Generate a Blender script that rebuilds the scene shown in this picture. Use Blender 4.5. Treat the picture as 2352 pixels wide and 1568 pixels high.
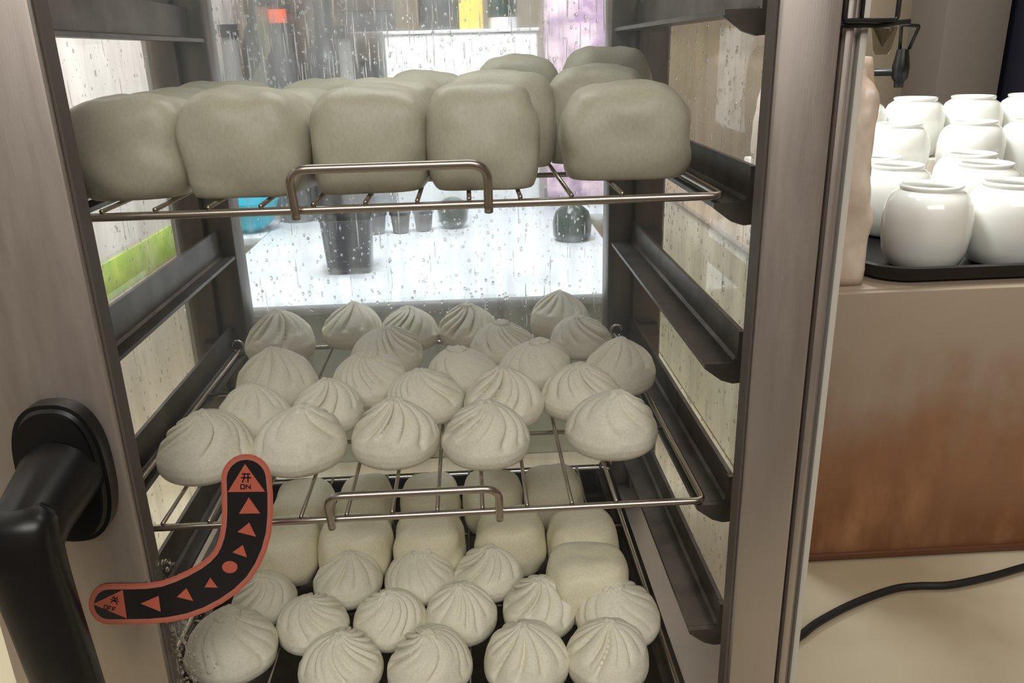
import bpy, bmesh, math, random
from mathutils import Vector, Matrix, Euler, noise
random.seed(7)
sc = bpy.context.scene
COL = sc.collection
for o in list(bpy.data.objects): bpy.data.objects.remove(o, do_unlink=True)

# ------------------------------------------------------------------ camera
FPX = 1872.73
CAM = Vector((0.0352, -0.4690, 0.2825))
R = Matrix(((0.9982905, -0.0523561, -0.0259791),
            (-0.0419935, -0.3333495, -0.9418677),
            (0.0406524, 0.9413485, -0.3349782)))     # world -> (right, down, forward)
cd = bpy.data.cameras.new('camera'); cam = bpy.data.objects.new('camera', cd); COL.objects.link(cam)
cd.sensor_width = 36; cd.lens = FPX / 2352 * 36; cd.clip_start = 0.01; cd.clip_end = 50
mw = Matrix((R[0], -R[1], -R[2])).transposed().to_4x4(); mw.translation = CAM
cam.matrix_world = mw
sc.camera = cam

# ------------------------------------------------------------------ world, lights, exposure
def lin(c):
    return tuple(((v / 255) / 12.92 if v / 255 <= .04045 else ((v / 255 + .055) / 1.055) ** 2.4) for v in c)
w = bpy.data.worlds.new('world'); sc.world = w; w.use_nodes = True
w.node_tree.nodes['Background'].inputs[0].default_value = (1.0, .93, .84, 1)
w.node_tree.nodes['Background'].inputs[1].default_value = 0.65
def area(name, loc, target, size, power, color, sy=None):
    l = bpy.data.lights.new(name, 'AREA'); l.energy = power; l.color = color; l.size = size
    if sy: l.shape = 'RECTANGLE'; l.size_y = sy
    o = bpy.data.objects.new(name, l); COL.objects.link(o); o.location = loc
    o.rotation_euler = (Vector(target) - Vector(loc)).to_track_quat('-Z', 'Y').to_euler(); return o
area('ceiling_light_back', (.0, .72, 1.15), (.02, .94, .02), .5, 15.5, (.86, .95, 1.0), .35)
area('added_wall_fill', (1.0, 1.5, 1.7), (1.0, 2.4, .2), .6, 16, (1.0, .95, .86))  # added fill that only brightens the back wall, not a fitting of the room
area('added_cabinet_fill', (-.01, .17, .415), (-.01, .17, 0), .22, .35, (.97, 1.0, .95), .2)  # added fill under the unseen roof, lifts the dark mantou tops
area('ceiling_light_front', (.1, -1.7, 1.5), (0, .1, 0), 1.8, 33, (1.0, .98, .92), 1.0)
area('ceiling_light_left', (-.22, .35, 1.35), (-.44, .45, -.1), .35, 17, (.96, 1.0, .94))
area('ceiling_light_right', (.60, .05, 1.5), (.34, .1, 0), .5, 3.5, (1.0, .96, .88))
vs = sc.view_settings
vs.view_transform = 'Standard'; vs.look = 'None'; vs.gamma = 1; vs.use_curve_mapping = False
vs.exposure = 0.16
sc.cycles.max_bounces = 14; sc.cycles.transparent_max_bounces = 24
sc.cycles.transmission_bounces = 10; sc.cycles.diffuse_bounces = 4; sc.cycles.glossy_bounces = 5
sc.cycles.caustics_reflective = False; sc.cycles.caustics_refractive = False
sc.cycles.sample_clamp_indirect = 4

# ------------------------------------------------------------------ helpers
def ray(px, py):
    v = Vector(((px - 1176) / FPX, (py - 784) / FPX, 1)); return R.transposed() @ v
def on(px, py, ax, val):
    d = ray(px, py); t = (val - CAM[ax]) / d[ax]; return CAM + d * t
def depth(P): return (R @ (Vector(P) - CAM)).z

def mat(name, col, rough=.5, metal=0, **k):
    m = bpy.data.materials.new(name); m.use_nodes = True
    b = m.node_tree.nodes['Principled BSDF']
    b.inputs['Base Color'].default_value = (*lin(col), 1)
    b.inputs['Roughness'].default_value = rough; b.inputs['Metallic'].default_value = metal
    for a, v in k.items(): b.inputs[a.replace('_', ' ')].default_value = v
    return m
def nodes(m): return m.node_tree.nodes, m.node_tree.links, m.node_tree.nodes['Principled BSDF']
def tex_noise(m, scale, stretch=(1, 1, 1), detail=4, rough=.55, coord='Object'):
    N, L, _ = nodes(m) if 'Principled BSDF' in m.node_tree.nodes else (m.node_tree.nodes, m.node_tree.links, None)
    tc = N.new('ShaderNodeTexCoord'); mp = N.new('ShaderNodeMapping'); nz = N.new('ShaderNodeTexNoise')
    mp.inputs['Scale'].default_value = stretch
    nz.inputs['Scale'].default_value = scale; nz.inputs['Detail'].default_value = detail; nz.inputs['Roughness'].default_value = rough
    L.new(tc.outputs[coord], mp.inputs[0]); L.new(mp.outputs[0], nz.inputs[0]); return nz
def ramp(m, src, stops):
    N, L = m.node_tree.nodes, m.node_tree.links
    r = N.new('ShaderNodeValToRGB'); e = r.color_ramp.elements
    while len(e) < len(stops): e.new(.5)
    for el, (p, c) in zip(e, stops):
        el.position = p; el.color = (*c, 1) if len(c) == 3 else c
    L.new(src, r.inputs[0]); return r
def vary(m, scale, c1, c2, stretch=(1, 1, 1), lo=.35, hi=.65, detail=4):
    N, L, b = nodes(m); nz = tex_noise(m, scale, stretch, detail)
    r = ramp(m, nz.outputs['Fac'], [(lo, lin(c1)), (hi, lin(c2))]); L.new(r.outputs[0], b.inputs['Base Color']); return m
def bump(m, scale, strength, dist=.001, stretch=(1, 1, 1), detail=4):
    N, L, b = nodes(m); nz = tex_noise(m, scale, stretch, detail); bp = N.new('ShaderNodeBump')
    bp.inputs['Strength'].default_value = strength; bp.inputs['Distance'].default_value = dist
    L.new(nz.outputs['Fac'], bp.inputs['Height']); L.new(bp.outputs[0], b.inputs['Normal']); return m
def rough_vary(m, scale, lo, hi, stretch=(1, 1, 1)):
    N, L, b = nodes(m); nz = tex_noise(m, scale, stretch)
    mr = N.new('ShaderNodeMapRange'); mr.inputs['From Min'].default_value = .3; mr.inputs['From Max'].default_value = .7
    mr.inputs['To Min'].default_value = lo; mr.inputs['To Max'].default_value = hi
    L.new(nz.outputs['Fac'], mr.inputs[0]); L.new(mr.outputs[0], b.inputs['Roughness']); return m

M = {}
M['steel'] = rough_vary(bump(mat('brushed_steel', (190, 181, 175), .45, .88), 60, .12, .0006, (30, 30, 1)), 18, .40, .52, (8, 8, 1))
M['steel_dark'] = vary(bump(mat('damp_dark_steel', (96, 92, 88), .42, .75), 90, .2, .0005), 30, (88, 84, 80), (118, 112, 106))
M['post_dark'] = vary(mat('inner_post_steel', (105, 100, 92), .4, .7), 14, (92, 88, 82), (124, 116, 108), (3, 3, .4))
M['wire'] = mat('chrome_wire', (188, 180, 170), .27, 1)
M['black'] = bump(mat('black_plastic', (16, 16, 18), .33), 300, .08, .0003)
M['blackmatte'] = mat('black_rubber', (14, 14, 15), .55)
M['seal'] = mat('pale_seal_strip', (205, 200, 190), .4)
M['gasket'] = mat('brown_rubber_gasket', (96, 86, 80), .6)
M['pan'] = vary(mat('wet_dark_pan', (58, 52, 48), .22, .7), 40, (44, 40, 38), (84, 76, 70))
def dough(name, c1, c2, rough=.5, bs=.2):
    m = vary(mat(name, c1, rough), 20, c1, c2, detail=3)
    N, L, b = nodes(m)
    b.inputs['Subsurface Weight'].default_value = .12; b.inputs['Subsurface Radius'].default_value = (1, .8, .5)
    b.inputs['Subsurface Scale'].default_value = .006; b.inputs['Specular IOR Level'].default_value = .35
    nz = tex_noise(m, 260, detail=6); bp = N.new('ShaderNodeBump'); bp.inputs['Strength'].default_value = bs; bp.inputs['Distance'].default_value = .0006
    L.new(nz.outputs['Fac'], bp.inputs['Height']); L.new(bp.outputs[0], b.inputs['Normal']); return m
M['bun'] = dough('steamed_dough', (232, 227, 206), (242, 238, 222))
M['mantou'] = dough('shaded_steamed_dough', (182, 178, 158), (190, 187, 168), .42, .0)  # upper-rack mantou: backlit shade painted in as a darker copy of the dough
M['worktop'] = vary(bump(mat('pale_worktop_laminate', (206, 212, 218), .4), 40, .1, .002), 16, (194, 201, 208), (216, 222, 227))
M['mantou_pale'] = dough('pale_steamed_dough', (228, 221, 192), (238, 232, 208), .45, .05)  # lower-rack mantou: the same dough without the painted shade
M['white_top'] = bump(mat('white_tabletop', (232, 234, 236), .35), 40, .1, .002)
M['cream_cloth'] = bump(vary(mat('cream_tablecloth', (182, 166, 140), .8), 3, (170, 153, 125), (202, 190, 166)), 6, .5, .02, detail=2)
M['cream_panel'] = vary(mat('cream_side_panel', (206, 196, 172), .5), 6, (196, 186, 160), (216, 208, 188))
M['ceramic'] = mat('white_glazed_ceramic', (232, 232, 226), .16, Coat_Weight=.4)
M['tray'] = mat('black_tray_plastic', (22, 22, 24), .3)
M['wall'] = vary(mat('beige_wall_paint', (176, 160, 138), .7), 2, (168, 152, 130), (184, 168, 146))
M['floor'] = vary(mat('grey_floor_tiles', (120, 112, 102), .5), 3, (108, 100, 92), (132, 122, 112))
M['ceil'] = mat('ceiling_paint', (205, 198, 188), .8)
M['greybrown'] = mat('grey_brown_panel', (112, 104, 98), .5)
M['frontwall'] = mat('warm_grey_wall_paint', (186, 172, 166), .7)
M['skirt'] = mat('pale_green_grey_skirt', (178, 178, 154), .6)
M['navy'] = mat('dark_navy_panel', (18, 18, 34), .6)
M['boxwhite'] = bump(mat('white_foam', (232, 222, 214), .6), 30, .1, .002)
M['lime'] = vary(mat('lime_band', (176, 204, 60), .5), 25, (150, 186, 40), (196, 216, 96))
M['cyan'] = mat('cyan_plastic', (40, 176, 200), .35)
M['orange'] = mat('orange_plastic', (225, 84, 40), .4)
M['yellow'] = mat('yellow_card', (226, 196, 84), .5)
M['purple'] = vary(mat('mauve_print', (170, 140, 168), .5), 22, (160, 128, 164), (232, 206, 218), detail=6, lo=.42, hi=.58)
M['darkgreen'] = mat('dark_green_glass', (30, 52, 44), .2)
M['smoke'] = mat('dark_smoked_plastic', (26, 26, 32), .3)
M['bottle_dark'] = mat('dark_bottle', (40, 38, 42), .25)
M['bottle_olive'] = mat('olive_bottle', (84, 84, 62), .3)
M['bottle_grey'] = mat('grey_bottle', (120, 118, 116), .3)
M['bottle_brown'] = mat('brown_bottle', (74, 56, 48), .3)
M['label'] = mat('cream_paper_label', (214, 204, 160), .6)
M['sred'] = mat('sticker_red', (198, 102, 82), .45)
M['sborder'] = mat('sticker_pink_border', (194, 116, 98), .45)
M['sblack'] = mat('sticker_black', (26, 24, 28), .4)
M['rose'] = mat('rose_brown_wall', (182, 130, 108), .7)
# satin counter panel: greige above, copper-brown streaks below
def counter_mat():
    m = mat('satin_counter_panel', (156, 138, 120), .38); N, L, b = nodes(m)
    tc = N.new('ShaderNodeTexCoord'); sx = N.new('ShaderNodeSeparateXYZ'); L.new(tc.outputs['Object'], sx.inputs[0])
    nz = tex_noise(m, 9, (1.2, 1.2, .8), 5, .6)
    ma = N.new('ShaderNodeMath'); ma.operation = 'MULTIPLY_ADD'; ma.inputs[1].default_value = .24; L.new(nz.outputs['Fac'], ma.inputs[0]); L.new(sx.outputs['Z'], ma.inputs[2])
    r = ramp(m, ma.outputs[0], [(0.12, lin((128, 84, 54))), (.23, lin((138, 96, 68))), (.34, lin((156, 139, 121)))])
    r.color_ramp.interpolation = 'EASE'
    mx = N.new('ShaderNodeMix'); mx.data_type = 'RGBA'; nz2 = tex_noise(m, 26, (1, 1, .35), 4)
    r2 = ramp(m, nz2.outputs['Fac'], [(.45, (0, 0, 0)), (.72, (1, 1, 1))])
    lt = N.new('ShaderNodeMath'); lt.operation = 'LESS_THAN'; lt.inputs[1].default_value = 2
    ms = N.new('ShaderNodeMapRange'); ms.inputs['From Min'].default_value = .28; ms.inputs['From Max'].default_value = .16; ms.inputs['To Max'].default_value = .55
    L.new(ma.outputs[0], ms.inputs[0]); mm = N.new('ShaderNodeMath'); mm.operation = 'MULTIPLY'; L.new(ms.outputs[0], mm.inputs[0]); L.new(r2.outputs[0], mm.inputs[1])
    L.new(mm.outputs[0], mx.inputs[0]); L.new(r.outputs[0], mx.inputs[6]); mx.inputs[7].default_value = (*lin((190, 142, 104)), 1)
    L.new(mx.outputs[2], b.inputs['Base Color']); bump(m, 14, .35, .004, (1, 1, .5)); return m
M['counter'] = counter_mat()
def front_only(m, sock):
    # reflect only where light enters the sheet, so that the leaving face adds no false total reflection
    N, L = m.node_tree.nodes, m.node_tree.links
    g = N.new('ShaderNodeNewGeometry'); iv = N.new('ShaderNodeMath'); iv.operation = 'SUBTRACT'; iv.inputs[0].default_value = 1; L.new(g.outputs['Backfacing'], iv.inputs[1])
    mu = N.new('ShaderNodeMath'); mu.operation = 'MULTIPLY'; L.new(sock, mu.inputs[0]); L.new(iv.outputs[0], mu.inputs[1]); return mu.outputs[0]
# glass panes: clear, reflecting by fresnel, fogged in vertical runs
def pane_mat(name, fog_lo, fog_hi, tint=(1, 1, 1), scale=26, stretch=(1, 1, .14), blur=.22, white=.45, ior=1.36):
    m = bpy.data.materials.new(name); m.use_nodes = True; N, L = m.node_tree.nodes, m.node_tree.links; N.clear()
    out = N.new('ShaderNodeOutputMaterial'); tr = N.new('ShaderNodeBsdfTransparent'); tr.inputs[0].default_value = (*tint, 1)
    gl = N.new('ShaderNodeBsdfGlossy'); gl.inputs['Roughness'].default_value = .03
    fr = N.new('ShaderNodeFresnel'); fr.inputs[0].default_value = ior
    m1 = N.new('ShaderNodeMixShader'); L.new(front_only(m, fr.outputs[0]), m1.inputs[0]); L.new(tr.outputs[0], m1.inputs[1]); L.new(gl.outputs[0], m1.inputs[2])
    if fog_hi > 0:
        rf = N.new('ShaderNodeBsdfRefraction'); rf.inputs['IOR'].default_value = 1.12; rf.inputs['Roughness'].default_value = blur
        df = N.new('ShaderNodeBsdfTranslucent'); df.inputs[0].default_value = (.9, .93, .92, 1)
        d2 = N.new('ShaderNodeBsdfDiffuse'); d2.inputs[0].default_value = (.85, .88, .86, 1)
        a = N.new('ShaderNodeMixShader'); a.inputs[0].default_value = .5; L.new(df.outputs[0], a.inputs[1]); L.new(d2.outputs[0], a.inputs[2])
        bmx = N.new('ShaderNodeMixShader'); bmx.inputs[0].default_value = white; L.new(rf.outputs[0], bmx.inputs[1]); L.new(a.outputs[0], bmx.inputs[2])
        nz = tex_noise(m, scale, stretch, 5, .6)
        mr = N.new('ShaderNodeMapRange'); mr.inputs['From Min'].default_value = .36; mr.inputs['From Max'].default_value = .66
        mr.inputs['To Min'].default_value = fog_lo; mr.inputs['To Max'].default_value = fog_hi; L.new(nz.outputs['Fac'], mr.inputs[0])
        m2 = N.new('ShaderNodeMixShader'); L.new(mr.outputs[0], m2.inputs[0]); L.new(m1.outputs[0], m2.inputs[1]); L.new(bmx.outputs[0], m2.inputs[2])
        L.new(m2.outputs[0], out.inputs[0])
    else: L.new(m1.outputs[0], out.inputs[0])
    return m
M['pane_back'] = pane_mat('wet_back_glass', .04, .42, scale=34, stretch=(1.4, 1, .12))
M['pane_side'] = pane_mat('wet_side_glass', .05, .32, scale=30)
M['pane_door'] = pane_mat('door_glass', 0, 0)
def water_mat():
    m = bpy.data.materials.new('water_drop'); m.use_nodes = True; N, L = m.node_tree.nodes, m.node_tree.links; N.clear()
    out = N.new('ShaderNodeOutputMaterial'); g = N.new('ShaderNodeBsdfGlass'); g.inputs['IOR'].default_value = 1.33; g.inputs['Roughness'].default_value = .02
    t = N.new('ShaderNodeBsdfTransparent'); mx = N.new('ShaderNodeMixShader'); mx.inputs[0].default_value = .5
    L.new(g.outputs[0], mx.inputs[1]); L.new(t.outputs[0], mx.inputs[2]); L.new(mx.outputs[0], out.inputs[0]); return m
M['water'] = water_mat()
def clear_mat(name, col, ior=1.3, dens=.25):
    m = bpy.data.materials.new(name); m.use_nodes = True; N, L = m.node_tree.nodes, m.node_tree.links; N.clear()
    out = N.new('ShaderNodeOutputMaterial'); t = N.new('ShaderNodeBsdfTransparent'); t.inputs[0].default_value = (*lin(col), 1)
    g = N.new('ShaderNodeBsdfGlossy'); g.inputs['Roughness'].default_value = .08; f = N.new('ShaderNodeLayerWeight'); f.inputs[0].default_value = dens
    mx = N.new('ShaderNodeMixShader'); L.new(front_only(m, f.outputs['Fresnel']), mx.inputs[0]); L.new(t.outputs[0], mx.inputs[1]); L.new(g.outputs[0], mx.inputs[2]); L.new(mx.outputs[0], out.inputs[0]); return m
M['clear'] = clear_mat('clear_plastic', (216, 214, 206))
M['juice'] = mat('pale_yellow_juice', (222, 208, 140), .3)
def bag_mat():
    m = vary(mat('pinkish_plastic_film', (206, 186, 168), .28), 14, (184, 160, 142), (224, 208, 192)); bump(m, 22, .8, .006, (1, 1, .6), 3); return m
M['bag'] = bag_mat()

def tag(o, label=None, cat=None, group=None, kind=None):
    if label: o['label'] = label
    if cat: o['category'] = cat
    if group: o['group'] = group
    if kind: o['kind'] = kind
    return o
def empty(name, loc=(0, 0, 0), rz=0):
    o = bpy.data.objects.new(name, None); o.empty_display_size = .02; COL.objects.link(o); o.location = loc; o.rotation_euler.z = rz; return o
def obj(name, me, m, parent=None, loc=None, smooth=True):
    if isinstance(me, bmesh.types.BMesh):
        bm = me; me = bpy.data.meshes.new(name); bm.normal_update(); bm.to_mesh(me); bm.free()
    for x in (m if isinstance(m, (list, tuple)) else [m]):
        if x: me.materials.append(x)
    if smooth:
        me.polygons.foreach_set('use_smooth', [True] * len(me.polygons))
        if smooth == 'auto': me.set_sharp_from_angle(angle=math.radians(38))
    o = bpy.data.objects.new(name, me); COL.objects.link(o)
    if parent: o.parent = parent
    if loc is not None: o.location = loc
    return o
def copy_tree(o, parent=None):
    c = o.copy(); COL.objects.link(c); c.parent = parent
    for ch in o.children: copy_tree(ch, c)
    return c
def box(bm, x0, x1, y0, y1, z0, z1, bev=0, seg=2):
    r = bmesh.ops.create_cube(bm, size=1); vs_ = r['verts']
    for v in vs_: v.co = Vector(((x0 + x1) / 2 + v.co.x * (x1 - x0), (y0 + y1) / 2 + v.co.y * (y1 - y0), (z0 + z1) / 2 + v.co.z * (z1 - z0)))
    if bev:
        es = list({e for v in vs_ for e in v.link_edges}); bmesh.ops.bevel(bm, geom=es, offset=bev, segments=seg, affect='EDGES', profile=.5)
    return bm
def bx(*a, **k): return box(bmesh.new(), *a, **k)
def rounded_path(pts, r, n=6):
    pts = [Vector(p) for p in pts]; out = [pts[0]]
    for i in range(1, len(pts) - 1):
        a, b, c = pts[i - 1], pts[i], pts[i + 1]; u = (a - b).normalized(); v = (c - b).normalized()
        k = min(r, (a - b).length * .49, (c - b).length * .49); p, q = b + u * k, b + v * k
        for j in range(n + 1):
            t = j / n; out.append((1 - t) ** 2 * p + 2 * t * (1 - t) * b + t * t * q)
    out.append(pts[-1]); return out
def tube(bm, pts, r, seg=10, closed=False, radii=None, flat=None):
    pts = [Vector(p) for p in pts]; n = len(pts); rings = []; up = None
    for i, p in enumerate(pts):
        a = pts[(i - 1) % n] if (closed or i > 0) else p; b = pts[(i + 1) % n] if (closed or i < n - 1) else p
        t = (b - a).normalized()
        if up is None:
            up = Vector((0, 0, 1)) if abs(t.z) < .9 else Vector((0, 1, 0))
        s = t.cross(up)
        s.normalize(); up = s.cross(t).normalized()
        rr = radii[i] if radii else r
        ra, rb = (rr if isinstance(rr, tuple) else (rr, rr))
        rings.append([bm.verts.new(p + s * (ra * math.cos(2 * math.pi * k / seg)) + up * (rb * math.sin(2 * math.pi * k / seg))) for k in range(seg)])
    for i in range(n - (0 if closed else 1)):
        A, B = rings[i], rings[(i + 1) % n]
        for k in range(seg): bm.faces.new((A[k], A[(k + 1) % seg], B[(k + 1) % seg], B[k]))
    if not closed: bm.faces.new(rings[0][::-1]); bm.faces.new(rings[-1])
    return bm
def tb(*a, **k): return tube(bmesh.new(), *a, **k)
def lathe(bm, prof, seg=40, cx=0, cy=0, sq=None):
    rings = []
    for r, z in prof:
        row = []
        for k in range(seg):
            a = 2 * math.pi * k / seg; q = 1
            if sq: q = (abs(math.cos(a)) ** sq + abs(math.sin(a)) ** sq) ** (-1 / sq)
            row.append(bm.verts.new((cx + r * q * math.cos(a), cy + r * q * math.sin(a), z)))
        rings.append(row)
    for A, B in zip(rings, rings[1:]):
        for k in range(seg): bm.faces.new((A[k], A[(k + 1) % seg], B[(k + 1) % seg], B[k]))
    if prof[0][0] > 1e-6: bm.faces.new(rings[0][::-1])
    if prof[-1][0] > 1e-6: bm.faces.new(rings[-1])
    bmesh.ops.remove_doubles(bm, verts=bm.verts, dist=1e-6)
    return bm
def lt(*a, **k): return lathe(bmesh.new(), *a, **k)
def prism(bm, poly, ax, a, b):
    """extrude a 2-D polygon along axis ax from a to b"""
    def P(p, t):
        q = list(p); q.insert(ax, t); return bm.verts.new(q)
    A = [P(p, a) for p in poly]; B = [P(p, b) for p in poly]; n = len(poly)
    bm.faces.new(A); bm.faces.new(B[::-1])
    for i in range(n): bm.faces.new((A[i], B[i], B[(i + 1) % n], A[(i + 1) % n]))
    bmesh.ops.recalc_face_normals(bm, faces=bm.faces); return bm

# ------------------------------------------------------------------ the room
TZ = -.22                      # table surface
FL = TZ - .75
X0, X1, Y0, Y1, CZ = -2.2, 2.4, -1.9, 2.6, 1.85
def struct(name, bm, m): return tag(obj(name, bm, m, smooth=False), kind='structure')
struct('floor', bx(X0, X1, Y0, Y1, FL - .05, FL), M['floor'])
struct('ceiling', bx(X0, X1, Y0, Y1, CZ, CZ + .05), M['ceil'])
struct('wall_back', bx(X0, X1, Y1, Y1 + .05, FL, CZ), M['wall'])
struct('wall_left', bx(X0 - .05, X0, Y0, Y1, FL, CZ), M['ceil'])
struct('wall_right', bx(X1, X1 + .05, Y0, Y1, FL, CZ), M['wall'])
struct('wall_front', bx(X0, X1, Y0 - .05, Y0, FL, CZ), M['frontwall'])

# ------------------------------------------------------------------ tables and counters
t = empty('cloth_covered_table', (0, 0, FL)); tag(t, 'long table under a cream cloth on which everything stands', 'table')
def cloth_top():
    bm = bmesh.new(); nx, ny = 90, 70; x0, x1, y0, y1 = -1.5, 1.7, -.28, 1.75; V = []
    for j in range(ny + 1):
        row = []
        for i in range(nx + 1):
            x = x0 + (x1 - x0) * i / nx; y = y0 + (y1 - y0) * j / ny
            z = -.0015 + .0013 * noise.noise(Vector((x * 9, y * 9, 0))) * (1 if x > .3 and y < .2 else .3)
            row.append(bm.verts.new((x, y, TZ - FL + z)))
        V.append(row)
    for j in range(ny):
        for i in range(nx): bm.faces.new((V[j][i], V[j][i + 1], V[j + 1][i + 1], V[j + 1][i]))
    # the hanging skirt with soft folds on all four sides
    def skirt(a, b):
        n = 90; prev = None
        for i in range(n + 1):
            p = Vector(a).lerp(Vector(b), i / n); d = (Vector(b) - Vector(a)).normalized(); nrm = Vector((d.y, -d.x, 0)); col = []
            for k in range(5):
                z = TZ - FL - .003 - k * .14; f = .012 * k / 4 * math.sin(i * .8)
                q = p + nrm * (f + .001); col.append(bm.verts.new((q.x, q.y, z)))
            if prev:
                for k in range(4): bm.faces.new((prev[k], prev[k + 1], col[k + 1], col[k]))
            prev = col
    skirt((x0, y0, 0), (x1, y0, 0)); skirt((x1, y0, 0), (x1, y1, 0)); skirt((x1, y1, 0), (x0, y1, 0)); skirt((x0, y1, 0), (x0, y0, 0))
    return bm
obj('tablecloth', cloth_top(), M['cream_cloth'], t)
obj('tabletop', bx(-1.49, 1.69, -.27, 1.74, TZ - FL - .035, TZ - FL - .006), M['greybrown'], t, smooth=False)
for x in (-1.35, 1.55):
    for y in (-.15, 1.6): obj('leg', bx(x - .025, x + .025, y - .025, y + .025, 0, TZ - FL - .035), M['steel_dark'], t, smooth=False)

CT = .066                     # tan counter top
c = empty('display_counter', (.345, .232, TZ)); tag(c, 'tan and copper-brown satin counter under the white jars', 'counter')
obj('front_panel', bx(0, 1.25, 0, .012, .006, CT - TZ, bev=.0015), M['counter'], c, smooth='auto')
obj('body', bx(.004, 1.246, .0125, .72, .004, CT - TZ - .012), M['cream_panel'], c, smooth=False)
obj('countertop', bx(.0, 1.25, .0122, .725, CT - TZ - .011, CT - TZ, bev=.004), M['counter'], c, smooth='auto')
obj('bottom_trim', bx(-.001, 1.25, -.004, .004, .001, .008, bev=.0015), mat('dark_copper_trim', (96, 60, 38), .4), c, smooth='auto')

k = empty('white_worktop', (-.25, .50, TZ))
WX = -.185; tag(k, 'white-topped low counter with pale skirt behind the back glass', 'counter')
obj('worktop', bx(WX, -.0705, .40, .95, .205, .219, bev=.003), M['worktop'], k, smooth='auto')
obj('worktop', bx(-.07, .49, -.008, .95, .205, .219, bev=.003), M['worktop'], k, smooth='auto')
obj('worktop', bx(.4905, .62, .51, .95, .205, .219, bev=.003), M['worktop'], k, smooth='auto')
obj('skirt', bx(WX + .005, -.0755, .41, .94, 0, .205), M['skirt'], k, smooth=False)
obj('skirt', bx(-.065, .48, 0, .94, 0, .205), M['skirt'], k, smooth=False)

b = empty('partition_board', (-.455, .6, TZ)); tag(b, 'upright white board with a lime green stripe left of the cabinet', 'board')
obj('board', bx(-.006, .006, -.85, .85, .001, .86, bev=.002), M['boxwhite'], b, smooth='auto')
obj('stripe', bx(.0062, .0082, -.849, .849, -TZ - .012, -TZ + .036, bev=.0008), M['lime'], b, smooth='auto')
obj('edge_trim', bx(-.009, .009, -.85, .85, .861, .872, bev=.002), M['boxwhite'], b, smooth='auto')

# ------------------------------------------------------------------ the steam cabinet
XL, XR = -.263, .242          # outer sides
YF, YB = -.024, .39           # front of the carcass, back
TOP = .43
S = .1012                     # shelf pitch
cab = empty('steam_cabinet', (0, 0, TZ)); tag(cab, 'stainless steel glass-sided bun steaming cabinet with a glass front door', 'cabinet')
def cpart(name, bm, m, parent=None, smooth='auto'):
    for v in bm.verts: v.co.z -= TZ
    return obj(name, bm, m, parent or cab, smooth=smooth)
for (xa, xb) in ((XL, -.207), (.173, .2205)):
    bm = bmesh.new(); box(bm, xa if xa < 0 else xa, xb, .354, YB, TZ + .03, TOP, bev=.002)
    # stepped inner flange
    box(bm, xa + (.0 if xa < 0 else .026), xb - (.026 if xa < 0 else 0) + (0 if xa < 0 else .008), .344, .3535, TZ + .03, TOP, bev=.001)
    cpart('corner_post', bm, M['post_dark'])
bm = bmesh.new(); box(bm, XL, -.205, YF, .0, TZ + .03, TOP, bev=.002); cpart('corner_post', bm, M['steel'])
bm = bmesh.new()
box(bm, .2225, .2275, -.030, 0, TZ + .03, TOP, bev=.0012); box(bm, .205, .2222, YF, 0, TZ + .03, TOP)
box(bm, .2285, .2335, -.034, .0, TZ + .03, TOP, bev=.0015); box(bm, .2336, .2375, -.028, 0, TZ + .03, TOP, bev=.001)
cpart('corner_post', bm, M['steel'])
cpart('edge_strip', bx(.2378, XR, -.031, -.001, TZ + .03, TOP, bev=.001), M['seal'])
cpart('base', bx(XL, XR, YF, YB, TZ + .012, TZ + .03, bev=.002), M['steel'])
for x in (XL + .03, XR - .03):
    for y in (.01, YB - .03):
        cpart('foot', lt([(.012, TZ), (.014, TZ + .004), (.012, TZ + .012)], 20, x, y), M['blackmatte'])
cpart('roof', bx(XL, XR, YF, YB, TOP, TOP + .02, bev=.003), M['steel'])
cpart('back_glass', bx(-.206, .172, .372, .376, TZ + .031, TOP - .001), M['pane_back'], smooth=False)
cpart('side_glass', bx(-.258, -.254, .001, .353, TZ + .031, TOP - .001), M['pane_side'], smooth=False)
cpart('side_glass', bx(.226, .230, .001, .3435, TZ + .031, TOP - .001), M['pane_side'], smooth=False)
# shelf rails: L-shaped channel, rounded front end
def rail(side, z):
    bm = bmesh.new()
    xo, xi, up = (.2005, .176, .014) if side > 0 else (-.2235, -.208, .021)
    s = 1 if side > 0 else -1; f = z - .0066
    prof = [(xo, z + up), (xo, f + .002), (xo - s * .002, f - .003), (xi, f - .003),
            (xi, f), (xo - s * .005, f), (xo - s * .003, f + .002), (xo - s * .003, z + up)]
    prism(bm, prof, 1, .006, .352)
    w_ = abs(xo - xi)
    cap = [(xo, z + up), (xo, z - .020), (xo - s * w_ * .25, z - .0205), (xo - s * w_ * .55, z - .018), (xo - s * w_ * .85, z - .0125), (xi, f - .003), (xi, f), (xo - s * .004, f), (xo - s * .004, z + up)]
    prism(bm, cap, 1, .001, .0055)
    # web that ties the rail to the side frame
    box(bm, min(xo, xo + s * .024), max(xo, xo + s * .024), .002, .012, z - .004, z + .008)
    box(bm, min(xo, xo + s * .024), max(xo, xo + s * .024), .335, .343, z - .004, z + .008)
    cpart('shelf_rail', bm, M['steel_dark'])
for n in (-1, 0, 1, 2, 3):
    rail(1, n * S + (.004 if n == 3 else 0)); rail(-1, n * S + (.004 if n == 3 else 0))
# water pan under the lowest rack
bm = bmesh.new(); box(bm, -.232, .176, -.018, .345, -.1895, -.185)
for a in ((-.232, -.200, -.018, .345), (.160, .176, -.018, .345), (-.1995, .1595, .335, .345)): box(bm, a[0], a[1], a[2], a[3], -.1848, -.158)
cpart('water_pan', bm, M['pan'])

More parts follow.
